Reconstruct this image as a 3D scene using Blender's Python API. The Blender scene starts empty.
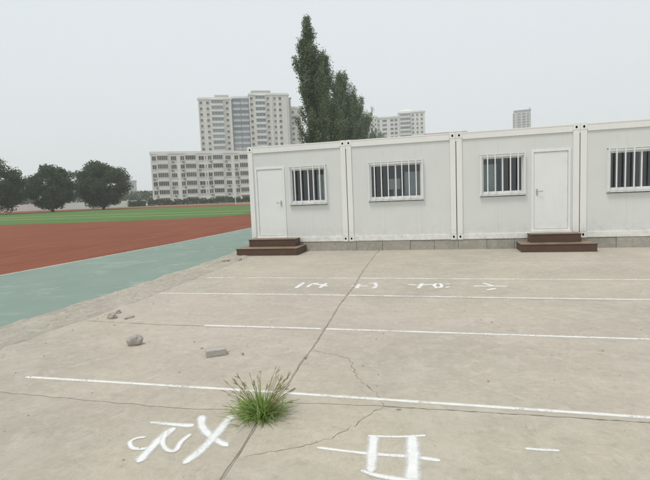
import bpy, bmesh, math, random
import numpy as np
from mathutils import Vector, Matrix
R = math.radians
scene = bpy.context.scene
C = scene.collection

# ------------------------------------------------------------------ camera
cam_d = bpy.data.cameras.new('camera'); cam = bpy.data.objects.new('camera', cam_d); C.objects.link(cam)
CAM = Vector((5.6647, -13.0192, 1.5313))
PITCH, ROLL, YAW = 0.0897, -0.0405, -0.2529
f0 = Vector((math.sin(YAW), math.cos(YAW), 0)); r0 = Vector((math.cos(YAW), -math.sin(YAW), 0)); u0 = Vector((0, 0, 1))
fw = math.cos(PITCH)*f0 - math.sin(PITCH)*u0
up = math.cos(PITCH)*u0 + math.sin(PITCH)*f0
rt = math.cos(ROLL)*r0 + math.sin(ROLL)*up
up = math.cos(ROLL)*up - math.sin(ROLL)*r0
m = Matrix((rt, up, -fw)).transposed().to_4x4(); m.translation = CAM
cam.matrix_world = m
cam_d.sensor_width = 36; cam_d.lens = 460/650*36
cam_d.clip_start = 0.05; cam_d.clip_end = 4000
scene.camera = cam

# ------------------------------------------------------------------ sky and sun
SUN_EL, SUN_AZ = 66, 215           # azimuth, clockwise from +y: behind and a little left of the camera
world = bpy.data.worlds.new('World'); scene.world = world; world.use_nodes = True
nt = world.node_tree; nt.nodes.clear()
sky = nt.nodes.new('ShaderNodeTexSky'); sky.sky_type = 'NISHITA'; sky.sun_disc = False
sky.sun_elevation = R(SUN_EL); sky.sun_rotation = R(SUN_AZ); sky.air_density = 1.5; sky.dust_density = 5.0
bg1 = nt.nodes.new('ShaderNodeBackground'); bg1.inputs['Strength'].default_value = 0.07
nt.links.new(sky.outputs[0], bg1.inputs['Color'])
bg2 = nt.nodes.new('ShaderNodeBackground'); bg2.inputs['Color'].default_value = (0.70, 0.745, 0.765, 1); bg2.inputs['Strength'].default_value = 1.0
tcw = nt.nodes.new('ShaderNodeTexCoord'); cn = nt.nodes.new('ShaderNodeTexNoise'); cn.inputs['Scale'].default_value = 1.6; cn.inputs['Detail'].default_value = 3
nt.links.new(tcw.outputs['Generated'], cn.inputs['Vector'])
cm = nt.nodes.new('ShaderNodeMix'); cm.data_type = 'RGBA'; cm.inputs[6].default_value = (0.665, 0.715, 0.755, 1); cm.inputs[7].default_value = (0.725, 0.755, 0.765, 1)
nt.links.new(cn.outputs['Fac'], cm.inputs[0]); nt.links.new(cm.outputs[2], bg2.inputs['Color'])
mx = nt.nodes.new('ShaderNodeMixShader'); mx.inputs[0].default_value = 0.86     # closed cloud cover over the clear sky
nt.links.new(bg1.outputs[0], mx.inputs[1]); nt.links.new(bg2.outputs[0], mx.inputs[2])
wo = nt.nodes.new('ShaderNodeOutputWorld'); nt.links.new(mx.outputs[0], wo.inputs[0])
sun_d = bpy.data.lights.new('sun', 'SUN'); sun_d.energy = 1.5; sun_d.angle = R(16); sun_d.color = (1, .96, .9)
sun = bpy.data.objects.new('sun', sun_d); C.objects.link(sun)
sd = Vector((math.sin(R(SUN_AZ))*math.cos(R(SUN_EL)), math.cos(R(SUN_AZ))*math.cos(R(SUN_EL)), math.sin(R(SUN_EL))))
sun.rotation_euler = sd.to_track_quat('Z', 'Y').to_euler()
sun.location = (0, -20, 60)
scene.view_settings.view_transform = 'Standard'; scene.view_settings.look = 'None'
scene.view_settings.exposure = 0.32; scene.view_settings.gamma = 1.0; scene.view_settings.use_curve_mapping = False
scene.render.engine = 'CYCLES'
scene.cycles.volume_bounces = 1; scene.cycles.max_bounces = 8; scene.cycles.transparent_max_bounces = 12
scene.cycles.use_denoising = True

# ------------------------------------------------------------------ materials
class NT:
    """small helper round a material's node tree"""
    def __init__(s, name):
        s.m = bpy.data.materials.new(name); s.m.use_nodes = True
        s.t = s.m.node_tree; s.b = s.t.nodes['Principled BSDF']; s.out = s.t.nodes['Material Output']
        s.geo = s.t.nodes.new('ShaderNodeNewGeometry'); s.pos = s.geo.outputs['Position']
    def n(s, typ, **kw):
        nd = s.t.nodes.new(typ)
        for k, v in kw.items():
            setattr(nd, k, v)
        return nd
    def l(s, a, b): s.t.links.new(a, b)
    def noise(s, scale, detail=4, rough=.55, vec=None, stretch=None, dist=0):
        nd = s.n('ShaderNodeTexNoise'); nd.inputs['Scale'].default_value = scale
        nd.inputs['Detail'].default_value = detail; nd.inputs['Roughness'].default_value = rough
        nd.inputs['Distortion'].default_value = dist
        v = vec or s.pos
        if stretch:
            mp = s.n('ShaderNodeMapping'); mp.inputs['Scale'].default_value = stretch; s.l(v, mp.inputs[0]); v = mp.outputs[0]
        s.l(v, nd.inputs['Vector']); return nd.outputs['Fac']
    def ramp(s, fac, a, b, lo=0., hi=1.):
        nd = s.n('ShaderNodeMapRange'); nd.inputs[1].default_value = a; nd.inputs[2].default_value = b
        nd.inputs[3].default_value = lo; nd.inputs[4].default_value = hi; s.l(fac, nd.inputs[0]); return nd.outputs[0]
    def mix(s, fac, a, b, mode='MIX'):
        nd = s.n('ShaderNodeMix', data_type='RGBA', blend_type=mode)
        for sock, v in ((nd.inputs[0], fac), (nd.inputs[6], a), (nd.inputs[7], b)):
            if isinstance(v, (tuple, list)): sock.default_value = (*v, 1) if len(v) == 3 else v
            elif isinstance(v, (int, float)): sock.default_value = v
            else: s.l(v, sock)
        return nd.outputs[2]
    def math(s, op, a, b):
        nd = s.n('ShaderNodeMath', operation=op)
        for sock, v in ((nd.inputs[0], a), (nd.inputs[1], b)):
            if isinstance(v, (int, float)): sock.default_value = v
            else: s.l(v, sock)
        return nd.outputs[0]
    def col(s, v):
        if isinstance(v, tuple): s.b.inputs['Base Color'].default_value = (*v, 1)
        else: s.l(v, s.b.inputs['Base Color'])
    def rough(s, v):
        if isinstance(v, (int, float)): s.b.inputs['Roughness'].default_value = v
        else: s.l(v, s.b.inputs['Roughness'])
    def bump(s, h, strength=.3, dist=.01):
        bp = s.n('ShaderNodeBump'); bp.inputs['Strength'].default_value = strength; bp.inputs['Distance'].default_value = dist
        s.l(h, bp.inputs['Height']); s.l(bp.outputs[0], s.b.inputs['Normal'])

def mat_concrete(name, base, dark, patch, grain=1.0):
    k = NT(name)
    warm = tuple(v*f for v, f in zip(base, (1.03, .985, 1.0))); yel = tuple(v*f for v, f in zip(base, (.99, 1.015, .93)))
    c0 = k.mix(k.ramp(k.noise(.22, 3, .5), .4, .6), warm, yel)
    c = k.mix(k.ramp(k.noise(.45, 5, .6, dist=.4), .35, .68), c0, dark)
    c = k.mix(k.math('MULTIPLY', k.ramp(k.noise(22, 5, .75), .42, .66), .38*grain), c, tuple(v*.78 for v in dark))
    c = k.mix(k.math('MULTIPLY', k.ramp(k.noise(6.5, 6, .75, dist=.6), .50, .66), .50*grain), c, tuple(min(.7, v*1.18) for v in base))
    c = k.mix(k.math('MULTIPLY', k.ramp(k.noise(1.7, 5, .65), .5, .72), .55), c, patch)
    # sweeping trowel and tyre streaks along the yard
    c = k.mix(k.math('MULTIPLY', k.ramp(k.noise(1.0, 4, .6, stretch=(.5, 4.5, 1)), .5, .75), .3), c, dark)
    c = k.mix(k.math('MULTIPLY', k.ramp(k.noise(9, 5, .75), .52, .70), .42*grain), c, tuple(v*.68 for v in dark))
    c = k.mix(k.math('MULTIPLY', k.ramp(k.noise(130, 3, .7), .42, .68), .55*grain), c, tuple(v*.66 for v in base))
    vo = k.n('ShaderNodeTexVoronoi'); vo.inputs['Scale'].default_value = 11; k.l(k.pos, vo.inputs['Vector'])
    spot = k.ramp(vo.outputs['Distance'], .03, .09, 1, 0)
    pick = k.ramp(k.noise(3.1, 2), .58, .62)
    c = k.mix(k.math('MULTIPLY', k.math('MULTIPLY', spot, pick), .75), c, tuple(v*.45 for v in dark))
    oi = k.n('ShaderNodeObjectInfo'); hs = k.n('ShaderNodeHueSaturation'); k.l(k.ramp(oi.outputs['Random'], 0, 1, .95, 1.04), hs.inputs['Value']); k.l(c, hs.inputs['Color']); c = hs.outputs[0]
    k.col(c); k.rough(.9); k.b.inputs['Specular IOR Level'].default_value = .25
    h = k.math('ADD', k.math('MULTIPLY', k.noise(55, 5, .7), .6), k.noise(5, 4, .6))
    k.bump(h, .35*grain, .012)
    return k.m
M = {}
M['concrete'] = mat_concrete('yard_concrete', (.495, .450, .375), (.385, .350, .298), (.53, .49, .42))
M['concrete_rough'] = mat_concrete('crumbled_concrete', (.46, .425, .36), (.33, .305, .25), (.53, .50, .44), 1.6)
M['block'] = mat_concrete('plinth_block', (.45, .43, .375), (.34, .325, .28), (.50, .48, .43), 1.6)
M['brick_stone'] = mat_concrete('cement_brick', (.47, .44, .40), (.40, .375, .34), (.52, .50, .46), 1.3)

def simple(name, col, rough=.6, var=.12, scale=6, metal=0, bump=0, spec=.5, stretch=None):
    k = NT(name)
    c = k.mix(k.ramp(k.noise(scale, 4, .6, stretch=stretch), .35, .7), col, tuple(v*(1-var) for v in col))
    k.col(c); k.rough(rough); k.b.inputs['Metallic'].default_value = metal; k.b.inputs['Specular IOR Level'].default_value = spec
    if bump: k.bump(k.noise(scale*9, 4, .6), bump, .01)
    return k.m
def mat_panel(name, col, streak):
    k = NT(name)
    c = k.mix(k.ramp(k.noise(1.4, 4, .6), .3, .75), col, tuple(v*.95 for v in col))
    st = k.math('MULTIPLY', k.ramp(k.noise(7, 4, .6, stretch=(2.4, 2.4, .16)), .54, .76), streak)
    c = k.mix(st, c, tuple(v*.72 for v in col[:2]) + (col[2]*.66,))
    # splashed dust low on the wall
    sep = k.n('ShaderNodeSeparateXYZ'); k.l(k.pos, sep.inputs[0])
    low = k.math('MULTIPLY', k.ramp(sep.outputs[2], .3, .75, 1, 0), k.ramp(k.noise(6, 4, .7), .4, .7))
    c = k.mix(k.math('MULTIPLY', low, .55), c, (.45, .41, .34))
    k.col(c); k.rough(.42); k.b.inputs['Specular IOR Level'].default_value = .35
    k.bump(k.noise(30, 2, .5), .03, .01)
    return k.m
M['panel'] = mat_panel('wall_panel_paint', (.70, .72, .695), .14)
M['frame'] = mat_panel('frame_paint', (.81, .815, .785), .22)
M['door'] = mat_panel('door_paint', (.80, .815, .80), .15)
M['pvc'] = simple('white_plastic', (.80, .81, .795), .35, .06)
M['bar'] = simple('white_steel_bar', (.78, .79, .78), .4, .08, 20)
M['hole'] = simple('hollow_dark', (.012, .012, .012), .9)
M['rubber'] = simple('grey_seal', (.16, .16, .155), .7)
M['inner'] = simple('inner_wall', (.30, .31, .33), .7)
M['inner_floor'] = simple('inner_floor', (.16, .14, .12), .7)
M['steel'] = simple('brushed_steel', (.55, .55, .54), .35, .1, 30, .9)
M['cabinet'] = simple('reflection_pale_green', (.70, .76, .72), .5, .1)  # for the added cabinets: pale tone of the pane reflections
M['paper'] = simple('reflection_pale', (.78, .80, .78), .7, .05)  # for the added monitor casing: pale tone of a pane reflection
M['curtain'] = simple('blue_grey_curtain', (.19, .215, .25), .9, .35, 26, stretch=(3, 3, .1))

def mat_steps(name, col, worn):  # worn: paler colour for up faces, with light from above painted in
    k = NT(name)
    c = k.mix(k.ramp(k.noise(5, 5, .65), .35, .72), col, tuple(v*.7 for v in col))
    up_ = k.n('ShaderNodeSeparateXYZ'); k.l(k.geo.outputs['Normal'], up_.inputs[0])
    w = k.math('MULTIPLY', k.ramp(up_.outputs[2], .5, .9), k.ramp(k.noise(3, 4, .6), .3, .65, .35, .9))   # paler up-facing treads: overhead light painted into the colour
    c = k.mix(w, c, worn)
    k.col(c); k.rough(.62); k.bump(k.noise(22, 3, .6, stretch=(.3, 3, 3)), .3, .006)
    return k.m
M['step'] = mat_steps('brown_step', (.098, .056, .034), (.29, .21, .145))

def mat_glass():
    k = NT('window_glass'); k.t.nodes.remove(k.b)
    tr = k.n('ShaderNodeBsdfTransparent'); tr.inputs[0].default_value = (.86, .90, .91, 1)
    gl = k.n('ShaderNodeBsdfGlossy'); gl.inputs['Roughness'].default_value = .015
    fr = k.n('ShaderNodeFresnel'); fr.inputs[0].default_value = 1.52
    mxs = k.n('ShaderNodeMixShader'); k.l(k.math('MULTIPLY', fr.outputs[0], 1.5), mxs.inputs[0]); k.l(tr.outputs[0], mxs.inputs[1]); k.l(gl.outputs[0], mxs.inputs[2])
    k.l(mxs.outputs[0], k.out.inputs[0]); return k.m
M['glass'] = mat_glass()
def mat_paint(name, col, lo, hi, sc=26):
    """worn road paint: the concrete below shows where it has rubbed off"""
    k = NT(name)
    k.col(k.mix(k.ramp(k.noise(14, 4, .6), .35, .7), col, tuple(v*.88 for v in col))); k.rough(.75)
    wear = k.math('ADD', k.math('MULTIPLY', k.noise(sc, 6, .8), .6), k.math('MULTIPLY', k.noise(2.2, 3, .6), .4))
    at_ = k.n('ShaderNodeAttribute', attribute_name='edge')     # brushed paint thins out at the rim of a stroke
    rim = k.ramp(k.math('ADD', at_.outputs['Fac'], k.math('MULTIPLY', k.noise(60, 4, .7), .5)), .62, 1.25, 1, 0)
    a = k.math('MULTIPLY', k.ramp(wear, lo, hi), rim)
    tr = k.n('ShaderNodeBsdfTransparent'); mxs = k.n('ShaderNodeMixShader')
    k.l(a, mxs.inputs[0]); k.l(tr.outputs[0], mxs.inputs[1]); k.l(k.b.outputs[0], mxs.inputs[2]); k.l(mxs.outputs[0], k.out.inputs[0])
    return k.m
M['paint_near'] = mat_paint('line_paint', (.76, .75, .71), .34, .48)
M['paint_worn'] = mat_paint('line_paint_worn', (.77, .755, .71), .34, .52)
M['paint_faint'] = mat_paint('line_paint_faint', (.74, .72, .67), .40, .66)
M['paint_char'] = mat_paint('brushed_paint', (.76, .765, .745), .33, .46, 70)
M['paint_char_worn'] = mat_paint('brushed_paint_worn', (.80, .79, .77), .34, .48, 30)
M['crack'] = simple('crack_dirt', (.21, .188, .155), .95, .35, 12)
M['joint_fill'] = mat_concrete('joint_mortar', (.40, .365, .31), (.29, .265, .22), (.44, .41, .355), 1.4)
M['soil'] = simple('joint_soil', (.17, .15, .12), .95, .4, 9, bump=.5)

def mat_court():
    k = NT('court_paint')
    c = k.mix(k.ramp(k.noise(.6, 5, .6), .35, .7), (.205, .275, .228), (.175, .24, .198))
    c = k.mix(k.math('MULTIPLY', k.ramp(k.noise(1.1, 5, .7, dist=.8), .55, .72), .55), c, (.40, .42, .365))
    c = k.mix(k.math('MULTIPLY', k.ramp(k.noise(40, 3, .7), .45, .75), .3), c, (.15, .22, .185))
    k.col(c); k.rough(.8); k.bump(k.noise(60, 4, .6), .25, .006); return k.m
M['court'] = mat_court()
def mat_track():
    k = NT('track_rubber')
    c = k.mix(k.ramp(k.noise(.25, 5, .6), .3, .72), (.225, .076, .042), (.175, .060, .036))
    c = k.mix(k.math('MULTIPLY', k.ramp(k.noise(.8, 5, .65, stretch=(3, .25, 1)), .45, .68), .7), c, (.27, .105, .060))
    c = k.mix(k.math('MULTIPLY', k.ramp(k.noise(18, 3, .7), .45, .7), .3), c, (.15, .06, .045))
    k.col(c); k.rough(.9); k.b.inputs['Specular IOR Level'].default_value = .12; k.bump(k.noise(45, 3, .6), .3, .01); return k.m
M['track'] = mat_track()
def mat_turf(name, a, b, d):
    k = NT(name)
    c = k.mix(k.ramp(k.noise(.16, 5, .6), .3, .7), a, b)
    c = k.mix(k.math('MULTIPLY', k.ramp(k.noise(3, 5, .7), .45, .7), .5), c, d)
    k.col(c); k.rough(.95); k.b.inputs['Specular IOR Level'].default_value = .1; k.bump(k.noise(9, 5, .7), .6, .05); return k.m
M['turf'] = mat_turf('pitch_turf', (.095, .175, .055), (.12, .20, .065), (.065, .135, .04))
M['turf_pale'] = mat_turf('pitch_line_chalk', (.36, .44, .28), (.27, .37, .20), (.2, .3, .13))
M['dirt'] = mat_turf('dry_ground', (.25, .22, .16), (.17, .19, .10), (.14, .13, .09))

def mat_leaf(name, a, b, c, trans=.25):
    k = NT(name); k.t.nodes.remove(k.b)
    rnd = k.geo.outputs['Random Per Island']
    col = k.mix(rnd, a, b); col = k.mix(k.ramp(k.noise(1.6, 3, .6), .44, .60), col, c)
    d = k.n('ShaderNodeBsdfPrincipled'); d.inputs['Roughness'].default_value = .6; d.inputs['Specular IOR Level'].default_value = .25
    t = k.n('ShaderNodeBsdfTranslucent'); k.l(col, d.inputs['Base Color']); k.l(col, t.inputs['Color'])
    mxs = k.n('ShaderNodeMixShader'); mxs.inputs[0].default_value = trans
    k.l(d.outputs[0], mxs.inputs[1]); k.l(t.outputs[0], mxs.inputs[2]); k.l(mxs.outputs[0], k.out.inputs[0]); return k.m
M['poplar'] = mat_leaf('poplar_leaf', (.065, .105, .056), (.29, .36, .21), (.115, .172, .092))
M['broad'] = mat_leaf('broad_leaf', (.034, .064, .030), (.088, .138, .060), (.052, .090, .042))
M['hedge'] = mat_leaf('hedge_leaf', (.04, .075, .03), (.08, .125, .05), (.055, .09, .04))
M['blade'] = mat_leaf('weed_blade', (.17, .30, .065), (.42, .54, .19), (.28, .41, .11), .45)
M['stem'] = mat_leaf('weed_stem', (.20, .25, .09), (.30, .27, .13), (.24, .25, .10), .2)
M['seed'] = mat_leaf('weed_seed', (.30, .27, .14), (.44, .41, .22), (.35, .32, .17), .35)
M['bark'] = simple('bark', (.16, .14, .11), .95, .4, 8, bump=.6)

def mat_facade(name, col, var=.1):
    k = NT(name)
    c = k.mix(k.ramp(k.noise(.25, 4, .6, stretch=(1, 1, .25)), .4, .75), col, tuple(v*(1-var) for v in col))
    k.col(c); k.rough(.85); return k.m
M['dorm'] = mat_facade('dormitory_render', (.80, .79, .75))
M['tower_cream'] = mat_facade('tower_cream', (.70, .685, .635))
M['tower_grey'] = mat_facade('tower_grey', (.44, .45, .45))
M['tower_white'] = mat_facade('tower_white', (.72, .725, .70))
M['tower_blue'] = mat_facade('tower_blue', (.52, .55, .58))
M['roof_red'] = mat_facade('red_sheet_roof', (.34, .17, .15), .25)
M['ac'] = mat_facade('ac_casing', (.42, .42, .40))
def mat_farglass(name, a, b):
    k = NT(name); oi = k.n('ShaderNodeObjectInfo')
    k.col(k.mix(oi.outputs['Random'], a, b)); k.rough(.25); k.b.inputs['Specular IOR Level'].default_value = .4; return k.m
M['farglass'] = mat_farglass('far_window_glass', (.035, .04, .042), (.13, .125, .115))
M['blueglass'] = mat_farglass('far_balcony_glass', (.14, .165, .185), (.27, .29, .305))

# ------------------------------------------------------------------ mesh builder
class MB:
    def __init__(s): s.v = []; s.f = []; s.m = []
    def add(s, vs, fs, m=0):
        o = len(s.v); s.v += [tuple(p) for p in vs]; s.f += [tuple(o+i for i in f) for f in fs]; s.m += [m]*len(fs); return s
    def box(s, x0, x1, y0, y1, z0, z1, m=0):
        return s.add([(x0,y0,z0),(x1,y0,z0),(x1,y1,z0),(x0,y1,z0),(x0,y0,z1),(x1,y0,z1),(x1,y1,z1),(x0,y1,z1)],
                     [(3,2,1,0),(4,5,6,7),(0,1,5,4),(1,2,6,5),(2,3,7,6),(3,0,4,7)], m)
    def tube(s, pts, rad, n=6, m=0, cap=True):
        pts = [Vector(p) for p in pts]
        if not isinstance(rad, (list, tuple)): rad = [rad]*len(pts)
        vs = []; fs = []
        for i, p in enumerate(pts):
            d = (pts[min(i+1, len(pts)-1)] - pts[max(i-1, 0)]).normalized()
            a = Vector((0, 0, 1)) if abs(d.z) < .9 else Vector((1, 0, 0))
            e1 = d.cross(a).normalized(); e2 = d.cross(e1)
            for j in range(n):
                t = 2*math.pi*j/n; vs.append(p + rad[i]*(math.cos(t)*e1 + math.sin(t)*e2))
        for i in range(len(pts)-1):
            for j in range(n):
                fs.append((i*n+j, i*n+(j+1) % n, (i+1)*n+(j+1) % n, (i+1)*n+j))
        if cap: fs += [tuple(range(n)), tuple(range((len(pts)-1)*n, len(pts)*n))]
        return s.add(vs, fs, m)
    def mesh(s, name, mats):
        me = bpy.data.meshes.new(name); me.from_pydata(s.v, [], s.f)
        for k in (mats if isinstance(mats, (list, tuple)) else [mats]): me.materials.append(M[k])
        if any(s.m): me.polygons.foreach_set('material_index', s.m)
        bm = bmesh.new(); bm.from_mesh(me); bmesh.ops.recalc_face_normals(bm, faces=bm.faces); bm.to_mesh(me); bm.free()
        return me
    def build(s, name, mats, parent=None, loc=(0,0,0), rz=0, bevel=0, smooth=False):
        return link(name, s.mesh(name, mats), parent, loc, rz, bevel, smooth)
def link(name, me, parent=None, loc=(0,0,0), rz=0, bevel=0, smooth=False):
    o = bpy.data.objects.new(name, me); C.objects.link(o); o.parent = parent
    o.location = loc; o.rotation_euler = (0, 0, rz)
    if smooth: me.polygons.foreach_set('use_smooth', [True]*len(me.polygons))
    if bevel:
        b = o.modifiers.new('bevel', 'BEVEL'); b.width = bevel; b.segments = 2; b.limit_method = 'ANGLE'
    return o
def quads_mesh(name, q, mats):
    """q: (n, 4, 3) array of separate quads"""
    n = len(q); me = bpy.data.meshes.new(name)
    me.vertices.add(n*4); me.vertices.foreach_set('co', q.astype(np.float32).ravel())
    me.loops.add(n*4); me.loops.foreach_set('vertex_index', np.arange(n*4, dtype=np.int32))
    me.polygons.add(n); me.polygons.foreach_set('loop_start', np.arange(0, n*4, 4, dtype=np.int32))
    me.update(calc_edges=True); me.materials.append(M[mats]); return me
def tag(o, label=None, cat=None, group=None, kind=None):
    for k, v in (('label', label), ('category', cat), ('group', group), ('kind', kind)):
        if v: o[k] = v
    return o
def empty(name, loc, rz=0):
    o = bpy.data.objects.new(name, None); C.objects.link(o); o.location = loc; o.rotation_euler = (0, 0, rz); o.empty_display_size = .2; return o

# ------------------------------------------------------------------ terrain
def zt(x, y):                      # the yard is level; the sports field beyond rises one in a hundred
    return 0.01*min(max(-.6*x + .8*y - 5, 0), 200)
def sheet(name, poly, mat, dz, parent=None):
    bm = bmesh.new(); bm.faces.new([bm.verts.new((x, y, 0)) for x, y in poly])
    for off in (5, 205):
        bmesh.ops.bisect_plane(bm, geom=bm.verts[:]+bm.edges[:]+bm.faces[:], plane_co=Vector((-.6, .8, 0))*off, plane_no=(-.6, .8, 0))
    for v in bm.verts: v.co.z = zt(v.co.x, v.co.y) + dz
    bmesh.ops.triangulate(bm, faces=bm.faces[:])
    bmesh.ops.recalc_face_normals(bm, faces=bm.faces)
    for f in bm.faces:
        if f.normal.z < 0: f.normal_flip()
    me = bpy.data.meshes.new(name); bm.to_mesh(me); bm.free(); me.materials.append(M[mat])
    return link(name, me, parent)
rng = random.Random(7)
def jag(pts, step, amp, seed):
    """subdivide a polyline and roughen it"""
    r = random.Random(seed); out = []
    for (a, b) in zip(pts[:-1], pts[1:]):
        L = math.dist(a, b); n = max(1, int(L/step))
        for i in range(n):
            t = i/n; out.append((a[0]+(b[0]-a[0])*t + r.uniform(-amp, amp), a[1]+(b[1]-a[1])*t + r.uniform(-amp, amp)))
    out.append(pts[-1]); return out

tag(sheet('ground', [(-900, -300), (700, -300), (700, 900), (-900, 900)], 'dirt', -.05), kind='structure')
tag(sheet('running_track', [(-4.8, -40), (-4.75, 12), (-5.2, 30), (-2, 60), (-20, 100), (-60, 104), (-120, 100), (-120, -40)], 'track', -.012), kind='structure')
grass_edge = [(-80, 12), (-55, 17.5), (-33.9, 20.6), (-22.9, 22.0), (-19.1, 23.4), (-15.6, 25.6), (-13.8, 28.5), (-13.0, 33), (-13.2, 48), (-16, 62), (-21, 70), (-32.9, 74.5), (-44.5, 76.5), (-69.4, 78), (-90, 69), (-110, 40)]
tag(sheet('football_field', grass_edge, 'turf', -.008), kind='structure')
def strip(name, pts, w, mat, dz, parent=None):
    L = []; Rr = []
    for i, p in enumerate(pts):
        a = pts[max(i-1, 0)]; b = pts[min(i+1, len(pts)-1)]
        d = Vector((b[0]-a[0], b[1]-a[1])).normalized(); nx, ny = -d.y, d.x
        L.append((p[0]+nx*w/2, p[1]+ny*w/2)); Rr.append((p[0]-nx*w/2, p[1]-ny*w/2))
    return sheet(name, L + Rr[::-1], mat, dz, parent)
for pts, w, lab in (([(-70, 30), (-45, 32.5), (-31.6, 32.9), (-22.1, 33.2), (-15.5, 34.0)], .8, 'pale chalk touch line across the near side of the green pitch'),
                    ([(-75, 41), (-39.1, 41.9), (-27.4, 41.9), (-14.5, 42.4)], 1.0, 'pale chalk line across the middle of the green pitch')):
    tag(strip('pitch_line', pts, w, 'turf_pale', -.004), lab, 'line')
# painted court beside the yard, and the edge of the yard's concrete
court_edge = [(-.02, -14), (-.05, -8), (-.07, -6.14), (-.22, -4.69), (-.21, -3.8), (-.48, -.45), (-.40, 3), (-.4, 7.2)]
tag(sheet('sports_court', [(-4.8, -40), (.3, -40)] + jag([(.3, -40), (.1, -14)], 1, .02, 3)[1:] + jag(court_edge, .12, .045, 4)[1:] + [(-4.9, 12), (-4.8, 8)], 'court', -.004), kind='structure')
tag(strip('court_line', [(-4.72, -30), (-4.72, 8), (-4.80, 11.6)], .06, 'paint_worn', .0), 'worn pale line edging the green court along the red track', 'line')

# ---- the concrete yard: slabs split by the long joint and by a cross joint, real gaps between them
J = [(4.47, -14), (4.45, -10.82), (4.39, -10.15), (4.39, -9.5), (4.35, -9.06), (4.33, -8.41), (4.27, -7.54), (4.20, -6.62), (4.15, -5.27), (4.03, -3.53), (3.90, -.73), (3.9, .25)]
Tl = [(.6, -10.03), (2.2, -10.05), (3.12, -10.06), (3.74, -10.06)]; Tr = [(4.74, -9.81), (5.22, -9.78), (6.26, -9.75), (9, -9.70), (30, -9.65)]
yard = empty('concrete_yard', (0, 0, 0)); tag(yard, kind='structure')
tag(sheet('joint_bed', [(-.1, -39.9), (29.9, -39.9), (29.9, .2), (-.1, .2)], 'joint_fill', -.0035, yard), kind='stuff')
yedge = jag([(.74, -40), (.8, -14), (.84, -7.27), (.84, -6.04), (.71, -4.43), (.40, -1.03), (.36, .25)], .15, .05, 5)
Jj = jag(J, .09, .006, 6); Tlj = jag(Tl + [(4.38, -10.0)], .07, .009, 8); Trj = jag([(4.40, -9.86)] + Tr, .07, .007, 9)
g = .009
def part_y(pl, y, above):
    return [p for p in pl if (p[1] > y) == above]
jl = lambda pl: [(x-g, y) for x, y in pl]
jr = lambda pl: [(x+g, y) for x, y in pl]
up_s = lambda pl, d: [(x, y+d) for x, y in pl]
sheet('slab', jl(part_y(Jj, -9.98, True)) + part_y(yedge, -10.01, True)[::-1] + up_s(Tlj, .0025), 'concrete', 0, yard)
sheet('slab', [(4.3, -40)] + jl(part_y(Jj, -10.02, False)) + up_s(Tlj, -.0025)[::-1] + part_y(yedge, -10.05, False)[::-1], 'concrete', 0, yard)
sheet('slab', jr(part_y(Jj, -9.84, True))[::-1] + up_s(Trj, .0025) + [(30, .25)], 'concrete', 0, yard)
sheet('slab', jr(part_y(Jj, -9.88, False)) + up_s(Trj, -.0025) + [(30, -40), (4.32, -40)], 'concrete', 0, yard)
# hairline cracks
def crack(pts, w, seed, step=.045, amp=.010, z=.0009):
    p = jag(pts, step, amp, seed); r = random.Random(seed+50); b = MB(); L = []; Rr = []
    for i, q in enumerate(p):
        a = p[max(i-1, 0)]; c = p[min(i+1, len(p)-1)]; d = Vector((c[0]-a[0], c[1]-a[1])).normalized()
        ww = w*r.uniform(.1, 1.0)*(0.3 if i in (0, len(p)-1) else 1)/2
        L.append((q[0]-d.y*ww, q[1]+d.x*ww, z)); Rr.append((q[0]+d.y*ww, q[1]-d.x*ww, z))
    n = len(p)
    b.add(L+Rr, [(i, i+1, n+i+1, n+i) for i in range(n-1)])
    return b.build('crack', 'crack', yard)
crack([(x+.007, y) for x, y in J[1:]], .005, 10, .08, .006)
c2 = [(4.36, -8.64), (4.45, -8.69), (4.66, -8.76), (4.77, -8.83), (4.93, -9.27), (5.13, -9.55), (5.22, -9.77)]
crack(c2, .010, 11, .03, .013)
crack([(5.22, -9.80), (5.16, -9.88), (5.08, -10.08), (4.94, -10.29), (4.78, -10.42), (4.48, -10.59)], .008, 12, .03, .012)
crack([(.9, -7.86), (1.34, -7.88), (2.0, -7.93), (2.74, -7.93)], .022, 13, .08, .006)
crack([(2.76, -7.965), (4.28, -7.935)], .006, 14, .08, .005)
crack([(4.29, -6.10), (5.6, -6.11), (6.95, -6.12), (9.5, -6.1)], .012, 15, .1, .006)
crack([(1.0, -4.42), (2.3, -4.40), (4.05, -4.41)], .010, 16, .1, .008)
crack([(3.32, -9.06), (3.55, -8.72), (3.62, -8.4)], .004, 17)
crack([(x, y) for x, y in [(5.22, -9.785)] + Tr[2:4]], .009, 18, .04, .006)

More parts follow.
